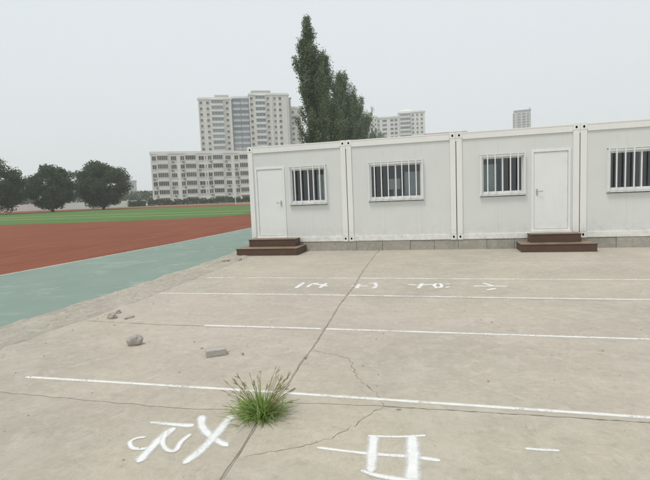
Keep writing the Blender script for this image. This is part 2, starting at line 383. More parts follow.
# ------------------------------------------------------------------ painted lines and characters on the yard
def ribbon(b, pts, w0, w1=None, z=.004, taper=(1, 1), seed=0, wob=.0):
    """flat brush stroke through pts (world x, y), smoothed"""
    r = random.Random(seed); w1 = w1 or w0
    P = [Vector(p) for p in pts]; q = []
    for i in range(len(P)-1):
        a, b_, c, d = P[max(i-1, 0)], P[i], P[i+1], P[min(i+2, len(P)-1)]
        n = min(160, max(5, int((c-b_).length/.012)))
        for k in range(n):
            t = k/n
            q.append(.5*((2*b_) + (c-a)*t + (2*a-5*b_+4*c-d)*t*t + (3*b_-a-3*c+d)*t**3))
    q.append(P[-1]); N = len(q); L = []; Rr = []; Cc = []
    for i, p in enumerate(q):
        d = (q[min(i+1, N-1)] - q[max(i-1, 0)]).normalized(); t = i/(N-1)
        w = (w0 + (w1-w0)*t)/2 * (1 + wob*math.sin(i*.31+seed) + wob*.6*math.sin(i*.83+seed*2))
        run = sum((q[j+1]-q[j]).length for j in range(min(i, 40))) if i < 40 else 9; left = sum((q[j+1]-q[j]).length for j in range(i, N-1)) if i > N-41 else 9
        for dist_, tp in ((run, taper[0]), (left, taper[1])):
            e = min(1, dist_/(w*1.1+1e-6)); w *= max(.12, math.sqrt(1-(1-e)**2))*(1 if e >= 1 else tp + (1-tp)*e)
        w *= 1.22
        L.append((p.x-d.y*w, p.y+d.x*w, z)); Rr.append((p.x+d.y*w, p.y-d.x*w, z)); Cc.append((p.x, p.y, z))
    b.edge = getattr(b, 'edge', []) + [1.0]*N + [1.0 if i in (0, N-1) else 0.0 for i in range(N)] + [1.0]*N
    b.add(L+Cc+Rr, [(i, i+1, N+i+1, N+i) for i in range(N-1)] + [(N+i, N+i+1, 2*N+i+1, 2*N+i) for i in range(N-1)])
def paint_obj(b, name, mat):
    o = b.build(name, mat); at_ = o.data.attributes.new('edge', 'FLOAT', 'POINT'); at_.data.foreach_set('value', b.edge); return o
lines = [([(1.9, -9.72), (2.83, -9.70), (4.0, -9.68), (4.375, -9.675)], .050, 'paint_near', None),
         ([(2.72, -7.90), (4.25, -7.88)], .058, 'paint_near', None),
         ([(.84, -6.07), (2.3, -6.03), (4.15, -6.02)], .07, 'paint_worn', None),
         ([(.86, -4.50), (2.4, -4.49), (4.08, -4.50)], .075, 'paint_worn', None),
         ([(1.05, -2.45), (2.4, -2.58), (3.97, -2.60)], .085, 'paint_faint', None)]
rest = [[(4.41, -9.675), (6.29, -9.665), (9.5, -9.66)], [(4.30, -7.88), (6.61, -7.88), (11, -7.87)], [(4.20, -6.02), (6.95, -6.05), (11.5, -6.05)], [(4.12, -4.50), (7.23, -4.54), (11.5, -4.55)], [(4.02, -2.60), (7.59, -2.62), (11.5, -2.63)]]
line_lab = ['crisp white line crossing the yard beside the weed clump, the fifth from the cabins',
            'white line running behind the loose cement brick, the fourth from the cabins',
            'worn white line just in front of the distant row of painted characters',
            'worn white line just behind the distant row of painted characters',
            'faintest rubbed white line, closest to the cabin plinth']
for i, ((pts, w, mt, _), more) in enumerate(zip(lines, rest)):
    b = MB(); ribbon(b, pts, w, z=.0016, wob=.05, seed=i); ribbon(b, more, w, z=.0016, wob=.05, seed=i+9)
    tag(paint_obj(b, 'painted_line', mt), line_lab[i], 'line', 'white lines across the yard')

chars = {
 'near_left': [([(3.62,-10.3),(3.85,-10.3),(3.97,-10.29)],.022,.05,.3,.9), ([(3.945,-10.14),(4.03,-10.29),(4.17,-10.41),(4.33,-10.5)],.056,.042,.8,.4),
   ([(4.165,-10.10),(4.18,-10.37),(4.18,-10.56),(4.15,-10.73)],.06,.052,.7,.6), ([(3.73,-10.49),(3.675,-10.515),(3.665,-10.57),(3.74,-10.63),(3.83,-10.61),(3.86,-10.55)],.022,.03,.5,.8),
   ([(3.85,-10.34),(3.84,-10.45),(3.85,-10.62),(3.87,-10.77)],.055,.052,.9,.7), ([(3.82,-10.39),(3.88,-10.53),(3.97,-10.61),(4.02,-10.6),(4.0,-10.5),(4.01,-10.4)],.03,.03,.8,.5)],
 'near_mid': [([(4.88,-10.41),(5.09,-10.42),(5.28,-10.42),(5.46,-10.41),(5.63,-10.42)],.020,.034,.5,.6), ([(5.17,-10.22),(5.35,-10.2),(5.54,-10.15)],.022,.02,.8,.3),
   ([(5.21,-10.21),(5.23,-10.41),(5.25,-10.61)],.062,.05,1,.9), ([(5.45,-10.17),(5.47,-10.41),(5.48,-10.67)],.07,.072,1,.9), ([(5.19,-10.60),(5.31,-10.635),(5.52,-10.65)],.024,.04,.6,.8)],
 'near_right': [([(6.11,-10.2),(6.19,-10.2),(6.31,-10.19)],.02,.024,.3,.6)],
 'far_a': [([(3.16,-5.50),(3.15,-4.97)],.05,.05,.5,.7), ([(3.35,-5.42),(3.34,-5.14),(3.45,-5.0)],.05,.04,.6,.7), ([(3.58,-5.47),(3.60,-5.02)],.05,.045,.6,.6), ([(3.34,-5.1),(3.54,-5.2),(3.70,-5.33)],.05,.05,.6,.5)],
 'far_b': [([(4.09,-5.3),(4.16,-5.24)],.04,.04,.5,.5), ([(4.23,-5.48),(4.215,-5.1)],.055,.05,.7,.7), ([(4.23,-5.3),(4.40,-5.24)],.05,.045,.7,.6), ([(4.50,-5.48),(4.535,-5.3),(4.47,-4.95)],.05,.045,.6,.8), ([(4.35,-5.03),(4.48,-5.0)],.045,.045,.6,.7)],
 'far_c': [([(5.05,-5.09),(5.22,-5.15)],.045,.045,.4,.6), ([(5.25,-5.43),(5.3,-4.98)],.05,.05,.7,.7), ([(5.3,-5.13),(5.5,-5.07)],.05,.045,.7,.6), ([(5.54,-4.98),(5.50,-5.16),(5.56,-5.36),(5.625,-5.22),(5.60,-5.02),(5.55,-5.0)],.042,.036,.8,.5), ([(5.50,-5.40),(5.66,-5.30)],.035,.03,.5,.5), ([(5.67,-5.0),(5.77,-5.06)],.035,.035,.5,.5), ([(5.68,-5.36),(5.76,-5.27)],.035,.035,.5,.5)],
 'far_d': [([(6.12,-5.18),(6.66,-5.19)],.045,.035,.3,.3), ([(6.30,-4.92),(6.46,-5.21)],.05,.04,.6,.5), ([(6.30,-5.52),(6.47,-5.36)],.05,.04,.5,.5)]}
ch_lab = {'near_left': ('bold white brushed character with crossing strokes in front of the weed clump', 'paint_char'),
          'near_mid': ('bold white boxy character crossed by one long bar, below the forked crack', 'paint_char'),
          'near_right': ('short white brushed dash that begins another character right of the boxy one', 'paint_char'),
          'far_a': ('worn white character of slanted strokes, first in the distant row, left of the joint', 'paint_char_worn'),
          'far_b': ('worn white character lying beside the long joint in the distant row', 'paint_char_worn'),
          'far_c': ('worn white character with a loop, between the joint and the arrow-like character', 'paint_char_worn'),
          'far_d': ('worn white arrow-like character ending the distant row', 'paint_char_worn')}
for key, strokes in chars.items():
    b = MB()
    kw = 1.32 if 'near' in key else 1.75
    for i, (pts, a, c, t0, t1) in enumerate(strokes): ribbon(b, pts, a*kw, c*kw, .0018+.0004*i, (t0, t1), i, .07)
    tag(paint_obj(b, 'painted_character', ch_lab[key][1]), ch_lab[key][0], 'writing', 'characters painted on the yard')

# ------------------------------------------------------------------ crumbled edge of the yard
def fbm(x, y, s=0):
    from mathutils import noise
    return noise.fractal(Vector((x, y, s)), 1.0, 2.1, 5)
nx, ny = 62, 640; Y0, Y1 = -14.0, .22; b = MB(); vs = []
def inter(pl, y):
    for (a, c) in zip(pl[:-1], pl[1:]):
        if (a[1] <= y <= c[1]) : return a[0] + (c[0]-a[0])*(y-a[1])/max(1e-6, c[1]-a[1])
    return pl[-1][0]
cedge = [(.74, -40), (.8, -14), (.84, -7.27), (.84, -6.04), (.71, -4.43), (.40, -1.03), (.36, .25)]
for j in range(ny+1):
    y = Y0 + (Y1-Y0)*j/ny; xa = inter(court_edge, y) - .05 + .06*fbm(y*2, 3); xb = inter(cedge, y) + .04 + .10*fbm(y*1.7, 8)
    for i in range(nx+1):
        t = i/nx; x = xa + (xb-xa)*t
        env = min(1, t/.10)*min(1, (1-t)/.30)
        from mathutils import noise as _n
        vd, vp = _n.voronoi(Vector((x*5 + .4*fbm(x*4, y*4, 2), y*4, 0)))
        lump = (hash((round(vp[0].x, 3), round(vp[0].y, 3))) % 97)/97
        h = max(0, .018 + .04*fbm(x*3.2, y*2.2, 1) + .045*(lump-.45)*min(1, (vd[1]-vd[0])*6) + .016*fbm(x*17, y*17, 5) + .02*max(0, fbm(x*2, y*1.1, 9)))
        ridge = .016*math.exp(-((t-.2)/.13)**2)
        vs.append((x, y, -.012 + .62*env*(h+ridge) + .012*env))
b.add(vs, [(j*(nx+1)+i, j*(nx+1)+i+1, (j+1)*(nx+1)+i+1, (j+1)*(nx+1)+i) for j in range(ny) for i in range(nx)])
tag(b.build('crumbled_verge', 'concrete_rough', smooth=True), kind='structure')
def rock(seed, sx, sy, sz, lump=.28, sub=3):
    bm = bmesh.new(); bmesh.ops.create_icosphere(bm, subdivisions=sub, radius=1); from mathutils import noise
    for v in bm.verts:
        d = v.co.normalized(); cell = noise.cell(d*1.6 + Vector((seed, 0, 0)))
        k = 1 + lump*noise.fractal(d*1.3 + Vector((seed*3.1, 1, 2)), 1, 2, 4) - .12*abs(cell)
        q = d*k; m_ = max(abs(q.x), abs(q.y), abs(q.z)); q = q*(1-.45) + q/m_*.45*min(1, m_)
        v.co = Vector((q.x*sx, q.y*sy, max(-.55, q.z)*sz + .5*sz))
    return bm
def rock_obj(name, mat, loc, rz, seed, sx, sy, sz):
    bm = rock(seed, sx, sy, sz); me = bpy.data.meshes.new(name); bm.to_mesh(me); bm.free(); me.materials.append(M[mat])
    return link(name, me, None, loc, rz)
tag(rock_obj('concrete_lump', 'brick_stone', (2.33, -8.72, 0), .5, 3, .088, .065, .085), 'rounded grey concrete lump lying alone on the bare slab', 'stone')
chunks = [((1.20, -7.70, 0), .075, .055, .055, 'knobbly concrete chunk, largest at the broken verge corner beside the grooved slab'),
          ((1.45, -7.66, 0), .085, .035, .022, 'flat concrete flake lying beside the largest verge chunk'),
          ((1.08, -7.42, 0), .045, .04, .032, 'small concrete chunk just off the verge behind the flat flake'),
          ((.20, -2.2, .015), .10, .07, .05, 'pale concrete chunk on the verge towards the brown steps'),
          ((.45, -1.9, .005), .06, .05, .04, 'smaller concrete chunk at the verge edge near the brown steps')]
for i, (loc, a, c, d, lab) in enumerate(chunks):
    tag(rock_obj('concrete_chunk', 'concrete_rough', loc, i*1.3, 10+i, a, c, d), lab, 'stone', 'chunks broken off the verge')
# brick
b = MB(); b.box(-.1, .1, -.06, .06, 0, .066)
bo = b.build('cement_brick', 'brick_stone', None, (3.413, -8.905, .001), R(33), .006)
tag(bo, 'pale grey cement brick lying loose on the slab', 'brick')
# crumbs
r = random.Random(5); b = MB()
def crumb(x, y, z, s):
    a = [r.uniform(.6, 1.3)*s for _ in range(6)]
    b.add([(x-a[0], y, z+s*.3), (x+a[1], y, z+s*.3), (x, y-a[2], z+s*.25), (x, y+a[3], z+s*.3), (x, y, z+s*.9), (x, y, z-s*.2)],
          [(0,2,4),(2,1,4),(1,3,4),(3,0,4),(2,0,5),(1,2,5),(3,1,5),(0,3,5)])
for _ in range(260):
    y = r.uniform(-11, -.4); e = inter(cedge, y); x = e + .1 + abs(r.gauss(0, .35)); crumb(x, y, .001, r.choice((.003, .004, .004, .005, .006, .009, .013)))
for _ in range(330):
    crumb(r.uniform(1, 9), r.uniform(-10.9, -1.2), .001, r.choice((.003, .004, .004, .006, .009)))
for p in [(2.96, -8.55), (3.16, -8.74), (3.62, -8.6), (5.33, -9.82), (5.345, -9.815), (3.3, -9.4), (6.0, -9.2), (5.0, -8.0), (6.2, -7.4), (7.1, -8.3)]:
    crumb(p[0], p[1], .001, r.uniform(.009, .016))
tag(b.build('loose_crumbs', 'concrete_rough'), 'loose concrete crumbs and grit scattered over the yard', 'grit', kind='stuff')

# ------------------------------------------------------------------ site cabins
ZB = .27; H = 2.89; UW = 3.0; UD = 6.0
def window(root, x0, x1, z0, z1, barx, mull):
    """x0..x1, z0..z1: outer trim.  Glass sits inside; bars of the guard stand proud of the wall"""
    fr = MB(); t = .055
    fr.box(x0, x0+t, .012, .10, z0+.05, z1-.03); fr.box(x1-t, x1, .012, .10, z0+.05, z1-.03)
    fr.box(x0+t, x1-t, .012, .10, z1-.03-t, z1-.03); fr.box(x0+t, x1-t, .012, .10, z0+.05, z0+.05+t)
    w = fr.build('window', 'pvc', root, bevel=.004)
    s = .035; gx0, gx1, gz0, gz1 = x0+t, x1-t, z0+.05+t, z1-.03-t
    for k, (a, c, yy) in enumerate(((gx0+.001, mull+.025, .045), (mull-.025, gx1-.001, .078))):
        b = MB(); b.box(a, a+s, yy, yy+.028, gz0+.001, gz1-.001); b.box(c-s, c, yy, yy+.028, gz0+.001, gz1-.001)
        b.box(a+s, c-s, yy, yy+.028, gz1-.001-s, gz1-.001); b.box(a+s, c-s, yy, yy+.028, gz0+.001, gz0+.001+s)
        b.build('sash', 'pvc', w, bevel=.003)
        b = MB(); b.box(a+s-.004, c-s+.004, yy+.011, yy+.016, gz0+s-.003, gz1-s+.003); b.build('pane', 'glass', w)
    b = MB(); b.box(x0-.012, x1+.012, -.045, .03, z0+.02, z0+.046); b.build('window_sill', 'pvc', w, bevel=.004)
    # guard: two rails and the bars, held off the wall on stubs
    for z in (z1-.012, z0+.075):
        b = MB(); b.box(x0+.01, x1-.01, -.034, -.014, z-.012, z+.012)
        for x in (x0+.03, x1-.03): b.box(x-.012, x+.012, -.014, .014, z-.010, z+.010)
        b.build('guard_rail', 'bar', w, bevel=.003)
    bm_ = None
    for i, x in enumerate([x0+.022] + barx + [x1-.022]):
        if bm_ is None:
            b = MB(); b.box(-.0145, .0145, -.058, -.0345, z0+.052, z1+.012); bm_ = b.mesh('bar', 'bar')
        link('bar', bm_, w, (x, 0, 0))
    return w
def door(root, x0, x1, z0, z1, handle_right):
    fr = MB(); t = .06
    fr.box(x0, x0+t, .004, .11, z0, z1); fr.box(x1-t, x1, .004, .11, z0, z1); fr.box(x0+t, x1-t, .004, .11, z1-t, z1); fr.box(x0+t, x1-t, .004, .11, z0, z0+.035)
    d = MB(); d.box(x0+t+.005, x1-t-.005, .022, .065, z0+.043, z1-t-.006)
    o = d.build('door', 'door', root, bevel=.004)
    fr.build('door_frame', 'pvc', o, bevel=.004)
    hx = (x1-t-.075) if handle_right else (x0+t+.075); sg = -1 if handle_right else 1; zc = z0+1.03
    b = MB(); b.box(hx-.022, hx+.022, .014, .0225, zc-.11, zc+.06); b.box(hx-.006, hx+.006, .008, .0145, zc-.085, zc-.05)
    b.build('lock_plate', 'steel', o, bevel=.003)
    b = MB(); b.tube([(hx, .016, zc), (hx, -.035, zc), (hx+sg*.02, -.042, zc), (hx+sg*.13, -.042, zc-.004)], .0105, 8)
    b.build('handle', 'steel', o, smooth=True)
    for z in (z0+.28, z0+1.05, z1-.32):
        b = MB(); x = x0+t+.001 if handle_right else x1-t-.001
        b.tube([(x, .016, z-.05), (x, .016, z+.05)], .009, 8); b.build('hinge', 'steel', o)
    b = MB(); b.box(x0-.02, x1+.02, -.05, .004, z0-.055, z0-.002); b.build('door_sill', 'frame', o, bevel=.004)
    return o
def cabin(x0, label, wins, doors, cover_right=True):
    root = empty('site_cabin', (x0, 0, ZB)); tag(root, label, 'cabin', 'white site cabins in a row')
    P = .15; TR = .20; BR = .155; top = H-.012
    for (a, c, y) in ((0, P, 0), (UW-P, UW, 0), (0, P, UD-P), (UW-P, UW, UD-P)):
        b = MB(); b.box(a, c, y, y+P, .151, H-.161); b.build('corner_post', 'frame', root, bevel=.008)
    def casting(cx, cz, z0, z1, y):
        b = MB(); n = 20; hw, hh = .0775, (z1-z0)/2; y0 = -.004 if y == 0 else UD+.004; y1 = .154 if y == 0 else UD-.154
        zc = (z0+z1)/2; sg = 1 if y == 0 else -1
        out = []; inn = []; back = []
        for i in range(n):
            t = 2*math.pi*(i+.5)/n; c_, s_ = math.cos(t), math.sin(t); k = 1/max(abs(c_), abs(s_))
            out.append((cx+hw*c_*k, y0, zc+hh*s_*k)); inn.append((cx+.026*c_, y0, cz+.034*s_)); back.append((cx+.026*c_, y0+sg*.06, cz+.034*s_))
        b.add(out+inn, [(i, (i+1) % n, n+(i+1) % n, n+i) for i in range(n)], 0)
        b.add(inn+back, [(i, (i+1) % n, n+(i+1) % n, n+i) for i in range(n)] + [tuple(range(n, 2*n))], 1)
        b.add([(cx-hw, y0, z0), (cx+hw, y0, z0), (cx+hw, y1, z0), (cx-hw, y1, z0), (cx-hw, y0, z1), (cx+hw, y0, z1), (cx+hw, y1, z1), (cx-hw, y1, z1)],
              [(3,2,1,0),(4,5,6,7),(1,2,6,5),(2,3,7,6),(3,0,4,7)], 0)
        return b.build('corner_casting', ['frame', 'hole'], root)
    for cx in (.0765, UW-.0765):
        for y in (0, UD):
            casting(cx, .08, 0, .15, y); casting(cx, H-.09, H-.16, H, y)
    b = MB(); b.box(P+.006, UW-P-.006, 0, .15, H-TR, top); b.box(P+.006, UW-P-.006, -.006, .0, H-.045, top+.0) ; b.build('top_rail', 'frame', root, bevel=.006)
    b = MB(); b.box(P+.006, UW-P-.006, 0, .15, .004, BR); b.build('bottom_rail', 'frame', root, bevel=.008)
    for z0, z1, nm in ((H-TR, top, 'top_rail'), (.004, BR, 'bottom_rail')):
        b = MB(); b.box(P+.006, UW-P-.006, UD-.15, UD, z0, z1); b.build(nm, 'frame', root)
        for a, c in ((.002, .148), (UW-.148, UW-.002)):
            b = MB(); b.box(a, c, .16, UD-.16, z0, z1); b.build(nm, 'frame', root)
    # front wall: upright sandwich panels cut round the openings
    seams = [P+.002, P+.002+.90, P+.002+1.80, UW-P-.002]; zb, zt_ = BR+.002, H-TR-.002; ops = wins + doors
    for a, c in zip(seams[:-1], seams[1:]):
        a, c = a+.0006, c-.0006
        xs = sorted({a, c, *[v for o in ops for v in (o[0], o[1]) if a < v < c]}); zs = sorted({zb, zt_, *[v for o in ops for v in (o[2], o[3]) if zb < v < zt_]})
        solid = lambda i, j: 0 <= i < len(xs)-1 and 0 <= j < len(zs)-1 and not any(o[0]-1e-6 < (xs[i]+xs[i+1])/2 < o[1]+1e-6 and o[2]-1e-6 < (zs[j]+zs[j+1])/2 < o[3]+1e-6 for o in ops)
        ya, yb = .028, .105; todo = {(i, j) for i in range(len(xs)-1) for j in range(len(zs)-1) if solid(i, j)}
        while todo:
            comp = [todo.pop()]; b = MB()
            for (i, j) in comp:
                for q in ((i-1, j), (i+1, j), (i, j-1), (i, j+1)):
                    if q in todo: todo.remove(q); comp.append(q)
            for (i, j) in comp:
                X0, X1, Z0, Z1 = xs[i], xs[i+1], zs[j], zs[j+1]
                b.add([(X0,ya,Z0),(X1,ya,Z0),(X1,ya,Z1),(X0,ya,Z1)], [(0,1,2,3)], 0); b.add([(X0,yb,Z0),(X1,yb,Z0),(X1,yb,Z1),(X0,yb,Z1)], [(3,2,1,0)], 1)
                if not solid(i-1, j): b.add([(X0,ya,Z0),(X0,yb,Z0),(X0,yb,Z1),(X0,ya,Z1)], [(0,1,2,3)], 0)
                if not solid(i+1, j): b.add([(X1,ya,Z0),(X1,yb,Z0),(X1,yb,Z1),(X1,ya,Z1)], [(0,1,2,3)], 0)
                if not solid(i, j-1): b.add([(X0,ya,Z0),(X1,ya,Z0),(X1,yb,Z0),(X0,yb,Z0)], [(0,1,2,3)], 0)
                if not solid(i, j+1): b.add([(X0,ya,Z1),(X1,ya,Z1),(X1,yb,Z1),(X0,yb,Z1)], [(0,1,2,3)], 0)
            b.build('wall_panel', ['panel', 'inner'], root)
    for a, c in ((.03, .10), (UW-.10, UW-.03)):
        b = MB(); b.box(a, c, .152, UD-.152, BR+.002, H-TR-.002); b.build('side_wall', 'panel', root)
        xi = a+.0715 if a < 1 else a-.0035
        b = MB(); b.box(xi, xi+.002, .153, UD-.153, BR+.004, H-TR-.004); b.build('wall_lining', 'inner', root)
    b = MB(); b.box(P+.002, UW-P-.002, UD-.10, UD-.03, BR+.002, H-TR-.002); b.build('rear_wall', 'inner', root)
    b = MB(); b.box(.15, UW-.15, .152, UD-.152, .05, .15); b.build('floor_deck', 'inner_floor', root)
    b = MB(); b.box(.15, UW-.15, .152, UD-.152, H-.12, H-.03); b.build('roof_deck', 'frame', root)
    for o in wins: window(root, o[0], o[1], o[2], o[3], o[4], o[5])
    for o in doors: door(root, o[0], o[1], o[2], o[3], o[4])
    if cover_right:
        b = MB(); b.box(UW+.001, UW+.019, .01, .06, H-.235, H-.01); b.build('joint_cover', 'frame', root)
        b = MB(); b.box(UW+.002, UW+.018, .09, .13, .0, H-.24); b.build('joint_seal', 'rubber', root)
    return root
W1 = (1.275, 2.415, 1.085, 2.235); W2 = (.61, 2.14, 1.105, 2.225); W3 = (.60, 1.73, 1.13, 2.255)
def bars(w, n, mull_i):
    xs = [w[0] + (w[1]-w[0])*(i+1)/(n+1) for i in range(n)]
    return [x for i, x in enumerate(xs) if i != mull_i], xs[mull_i]
def wspec(w, n, mi): bx, mu = bars(w, n, mi); return (*w, bx, mu)
cabin(0, 'white site cabin with its door and barred window, next to the green court', [wspec(W1, 5, 2)], [(.20, 1.13, .165, 2.255, True)])
cabin(3.02, 'white site cabin with one wide barred window and no door, between two cabins with doors', [wspec(W2, 7, 3)], [])
cabin(6.04, 'white site cabin with a barred window left of its door, behind the second brown steps', [wspec(W3, 5, 2)], [(1.87, 2.80, .20, 2.29, False)])
cabin(9.06, 'white site cabin with a wide barred window, farthest from the green court', [wspec(W2, 7, 3)], [], False)

# plinth of cement blocks
pl = empty('cabin_plinth', (0, 0, 0)); tag(pl, 'grey concrete block plinth carrying the row of white cabins', 'plinth')
r = random.Random(3); x = -.02
for e in (.9, 1.6, 3.23, 3.98, 4.76, 5.42, 6.06, 6.8, 7.5, 8.3, 9.1, 9.9, 10.7, 11.5, 12.1):
    b = MB(); dy = r.uniform(-.008, .008); b.box(x+.004, e-.004, .012+dy, .30, -.02, ZB-.003 - r.uniform(0, .006)); b.build('block', 'block', pl, bevel=.007); x = e
b = MB(); b.box(-.01, 12.09, .03, .28, -.02, ZB-.02); b.build('mortar_bed', 'soil', pl)
b = MB(); b.box(-.01, 12.09, 5.7, 5.95, -.05, ZB-.003); b.build('rear_footing', 'block', pl)

# steps
def steps(x0, x1, tx0, tx1, d1, d2, lab):
    root = empty('entrance_steps', (x0, 0, 0)); tag(root, lab, 'steps', 'brown steps at the cabin doors')
    w = x1-x0; a, c = tx0-x0, tx1-x0
    for nm, X0, X1, y, z0, z1 in (('lower_step', 0, w, -d1, .001, .20), ('upper_step', a, c, -d2, .201, .415)):
        b = MB(); b.box(X0+.012, X1-.012, y+.012, -.02, z0, z1-.028); o = b.build(nm, 'step', root, bevel=.004)
        nb = 4 if nm == 'lower_step' else 2; dep = (-.015-y)/nb
        for i in range(nb):
            b = MB(); b.box(X0, X1, y+i*dep+.003, y+(i+1)*dep-.003, z1-.0275, z1 + .0015*(i % 2)); b.build('tread_board', 'step', o, bevel=.004)
    return root
steps(-.08, 1.74, .10, 1.55, 1.0, .5, 'brown two-tier steps at the cabin door next to the green court')
steps(7.53, 9.25, 7.80, 9.0, .8, .4, 'brown two-tier steps below the second cabin door')

# added pale cabinets and monitor, standing in for reflections in the panes
def cabinet(x, y, z0, w, h, lab):
    root = empty('reflection_cabinet', (x, y, ZB+.15)); tag(root, lab, 'cabinet', 'added cabinets standing in for window reflections')
    b = MB(); b.box(0, w, 0, .4, .0, h); b.build('body', 'cabinet', root, bevel=.005)
    for i in range(2):
        b = MB(); b.box(.01+i*w/2, w/2-.006+i*w/2, -.018, -.001, .03, h-.03); d = b.build('cabinet_door', 'cabinet', root, bevel=.004)
        b = MB(); hx = w/2 + (-.06 if i == 0 else .06); b.box(hx-.008, hx+.008, -.035, -.0185, h*.5, h*.5+.12); b.build('pull', 'steel', d)
cabinet(2.06, .32, 0, .62, 1.83, 'added pale green cabinet standing in for a reflection in the window beside the first door')
cabinet(4.62, .40, 0, .72, 1.78, 'added pale grey-green cabinet standing in for a reflection in the right pane of the widest visible window')
cabinet(6.50, .34, 0, .60, 1.86, 'added pale cabinet standing in for a reflection in the window beside the second steps')
b = MB(); b.box(0, .34, 0, .03, .0, .30); b.box(.015, .325, -.002, .0, .015, .285)
mon = empty('monitor', (4.15, .42, ZB+.15)); tag(mon, 'added pale monitor standing in for a reflection behind the bars of the widest window', 'monitor')  # added: its pale casing stands in for a bright reflection
b.build('casing', 'paper', mon, (0, 0, 1.30)); b = MB(); b.box(.15, .19, .0, .03, 1.12, 1.299); b.box(.08, .26, -.08, .10, 1.10, 1.119); b.build('stand', 'steel', mon)
b = MB(); b.box(-.3, .62, -.15, .45, 1.06, 1.099); dk = empty('counter', (4.15, .42, ZB+.15)); tag(dk, 'dim counter under the added monitor behind the widest window', 'counter')
b.build('counter_top', 'inner_floor', dk)
for q in ((-.27, -.12), (.57, -.12), (-.27, .40), (.57, .40)):
    b = MB(); b.box(q[0], q[0]+.03, q[1], q[1]+.03, 0, 1.0595); b.build('leg', 'steel', dk)

# ------------------------------------------------------------------ weed in the joint
def weed():
    root = empty('weed_clump', (4.375, -10.06, 0)); tag(root, 'tuft of green grassy weed with brown seed heads growing from the joint', 'weed')
    r = random.Random(21); b = MB()
    def blade(b, base, az, lean, L, w, droop, m=0):
        d = Vector((math.cos(az), math.sin(az), 0)); n = 6; side = Vector((-d.y, d.x, 0)); A = []; B = []
        p = Vector(base); th = lean
        for i in range(n+1):
            t = i/n; ww = w*(1-t)**.7*(.6+.8*min(1, t*4))/2
            A.append(p+side*ww); B.append(p-side*ww+Vector((0, 0, ww*.6)))
            th = min(th + droop/n, 2.0); p = p + (d*math.sin(th) + Vector((0, 0, math.cos(th))))*L/n
            p.z = max(p.z, .004)
        b.add(A+B, [(i, i+1, n+2+i, n+1+i) for i in range(n)], m)
        return p
    for _ in range(620):
        az = r.uniform(0, 2*math.pi); rr = abs(r.gauss(0, .07))
        blade(b, (math.cos(az)*rr*1.1, math.sin(az)*rr, 0), az+r.gauss(0, .5), min(1.25, abs(r.gauss(.55, .35))), r.uniform(.07, .19), r.uniform(.005, .010), r.uniform(.2, 1.1))
    o = b.build('blades', 'blade', root); o['kind'] = 'stuff'
    for _ in range(58):
        az = r.uniform(0, 2*math.pi); lean = r.uniform(.12, 1.1); L = r.uniform(.16, .33); th = lean
        d = Vector((math.cos(az), math.sin(az), 0)); p = Vector((math.cos(az)*.04, math.sin(az)*.03, .01)); pts = [p.copy()]
        for i in range(6):
            th += r.uniform(0, .10); p = p + (d*math.sin(th) + Vector((0, 0, math.cos(th))))*L/6; pts.append(p.copy())
        b = MB(); b.tube(pts, [.0022]*5+[.0016]*2, 5); st = b.build('stem', 'stem', root)
        b = MB(); q = pts[-1]; dd = (pts[-1]-pts[-2]).normalized()
        for k in range(r.choice((1, 1, 2, 3))):
            e = (dd + Vector((r.gauss(0, .35), r.gauss(0, .35), r.gauss(0, .2)))*(1 if k else .3)).normalized(); l = r.uniform(.03, .055)
            a0 = q - dd*.012*k
            b.tube([a0, a0+e*l*.25, a0+e*l*.7 + Vector((0, 0, -.002)), a0+e*l + Vector((0, 0, -.005))], [.0014, .0032, .0028, .0006], 5)
        b.build('seed_head', 'seed', st)
        if r.random() < .8:
            b = MB(); c = pts[r.randint(2, 4)]; blade(b, c, az+r.gauss(0, 1), th+.2, r.uniform(.05, .10), .005, .7); b.build('leaf', 'blade', st)
weed()
for i, (x, y, s, lab) in enumerate([(3.70, -8.88, .030, 'tiny dry sprig on the slab right of the loose brick'), (4.36, -8.9, .022, 'tiny green sprig sprouting in the joint behind the weed tuft')]):
    b = MB(); r = random.Random(i)
    for _ in range(9):
        az = r.uniform(0, 6.28); b.tube([(0, 0, 0), (math.cos(az)*s*.4, math.sin(az)*s*.4, s*.5), (math.cos(az)*s, math.sin(az)*s, s*.6)], [.002, .002, .0006], 4)
    tag(b.build('weed_sprig', 'stem', None, (x, y, .002)), lab, 'weed')

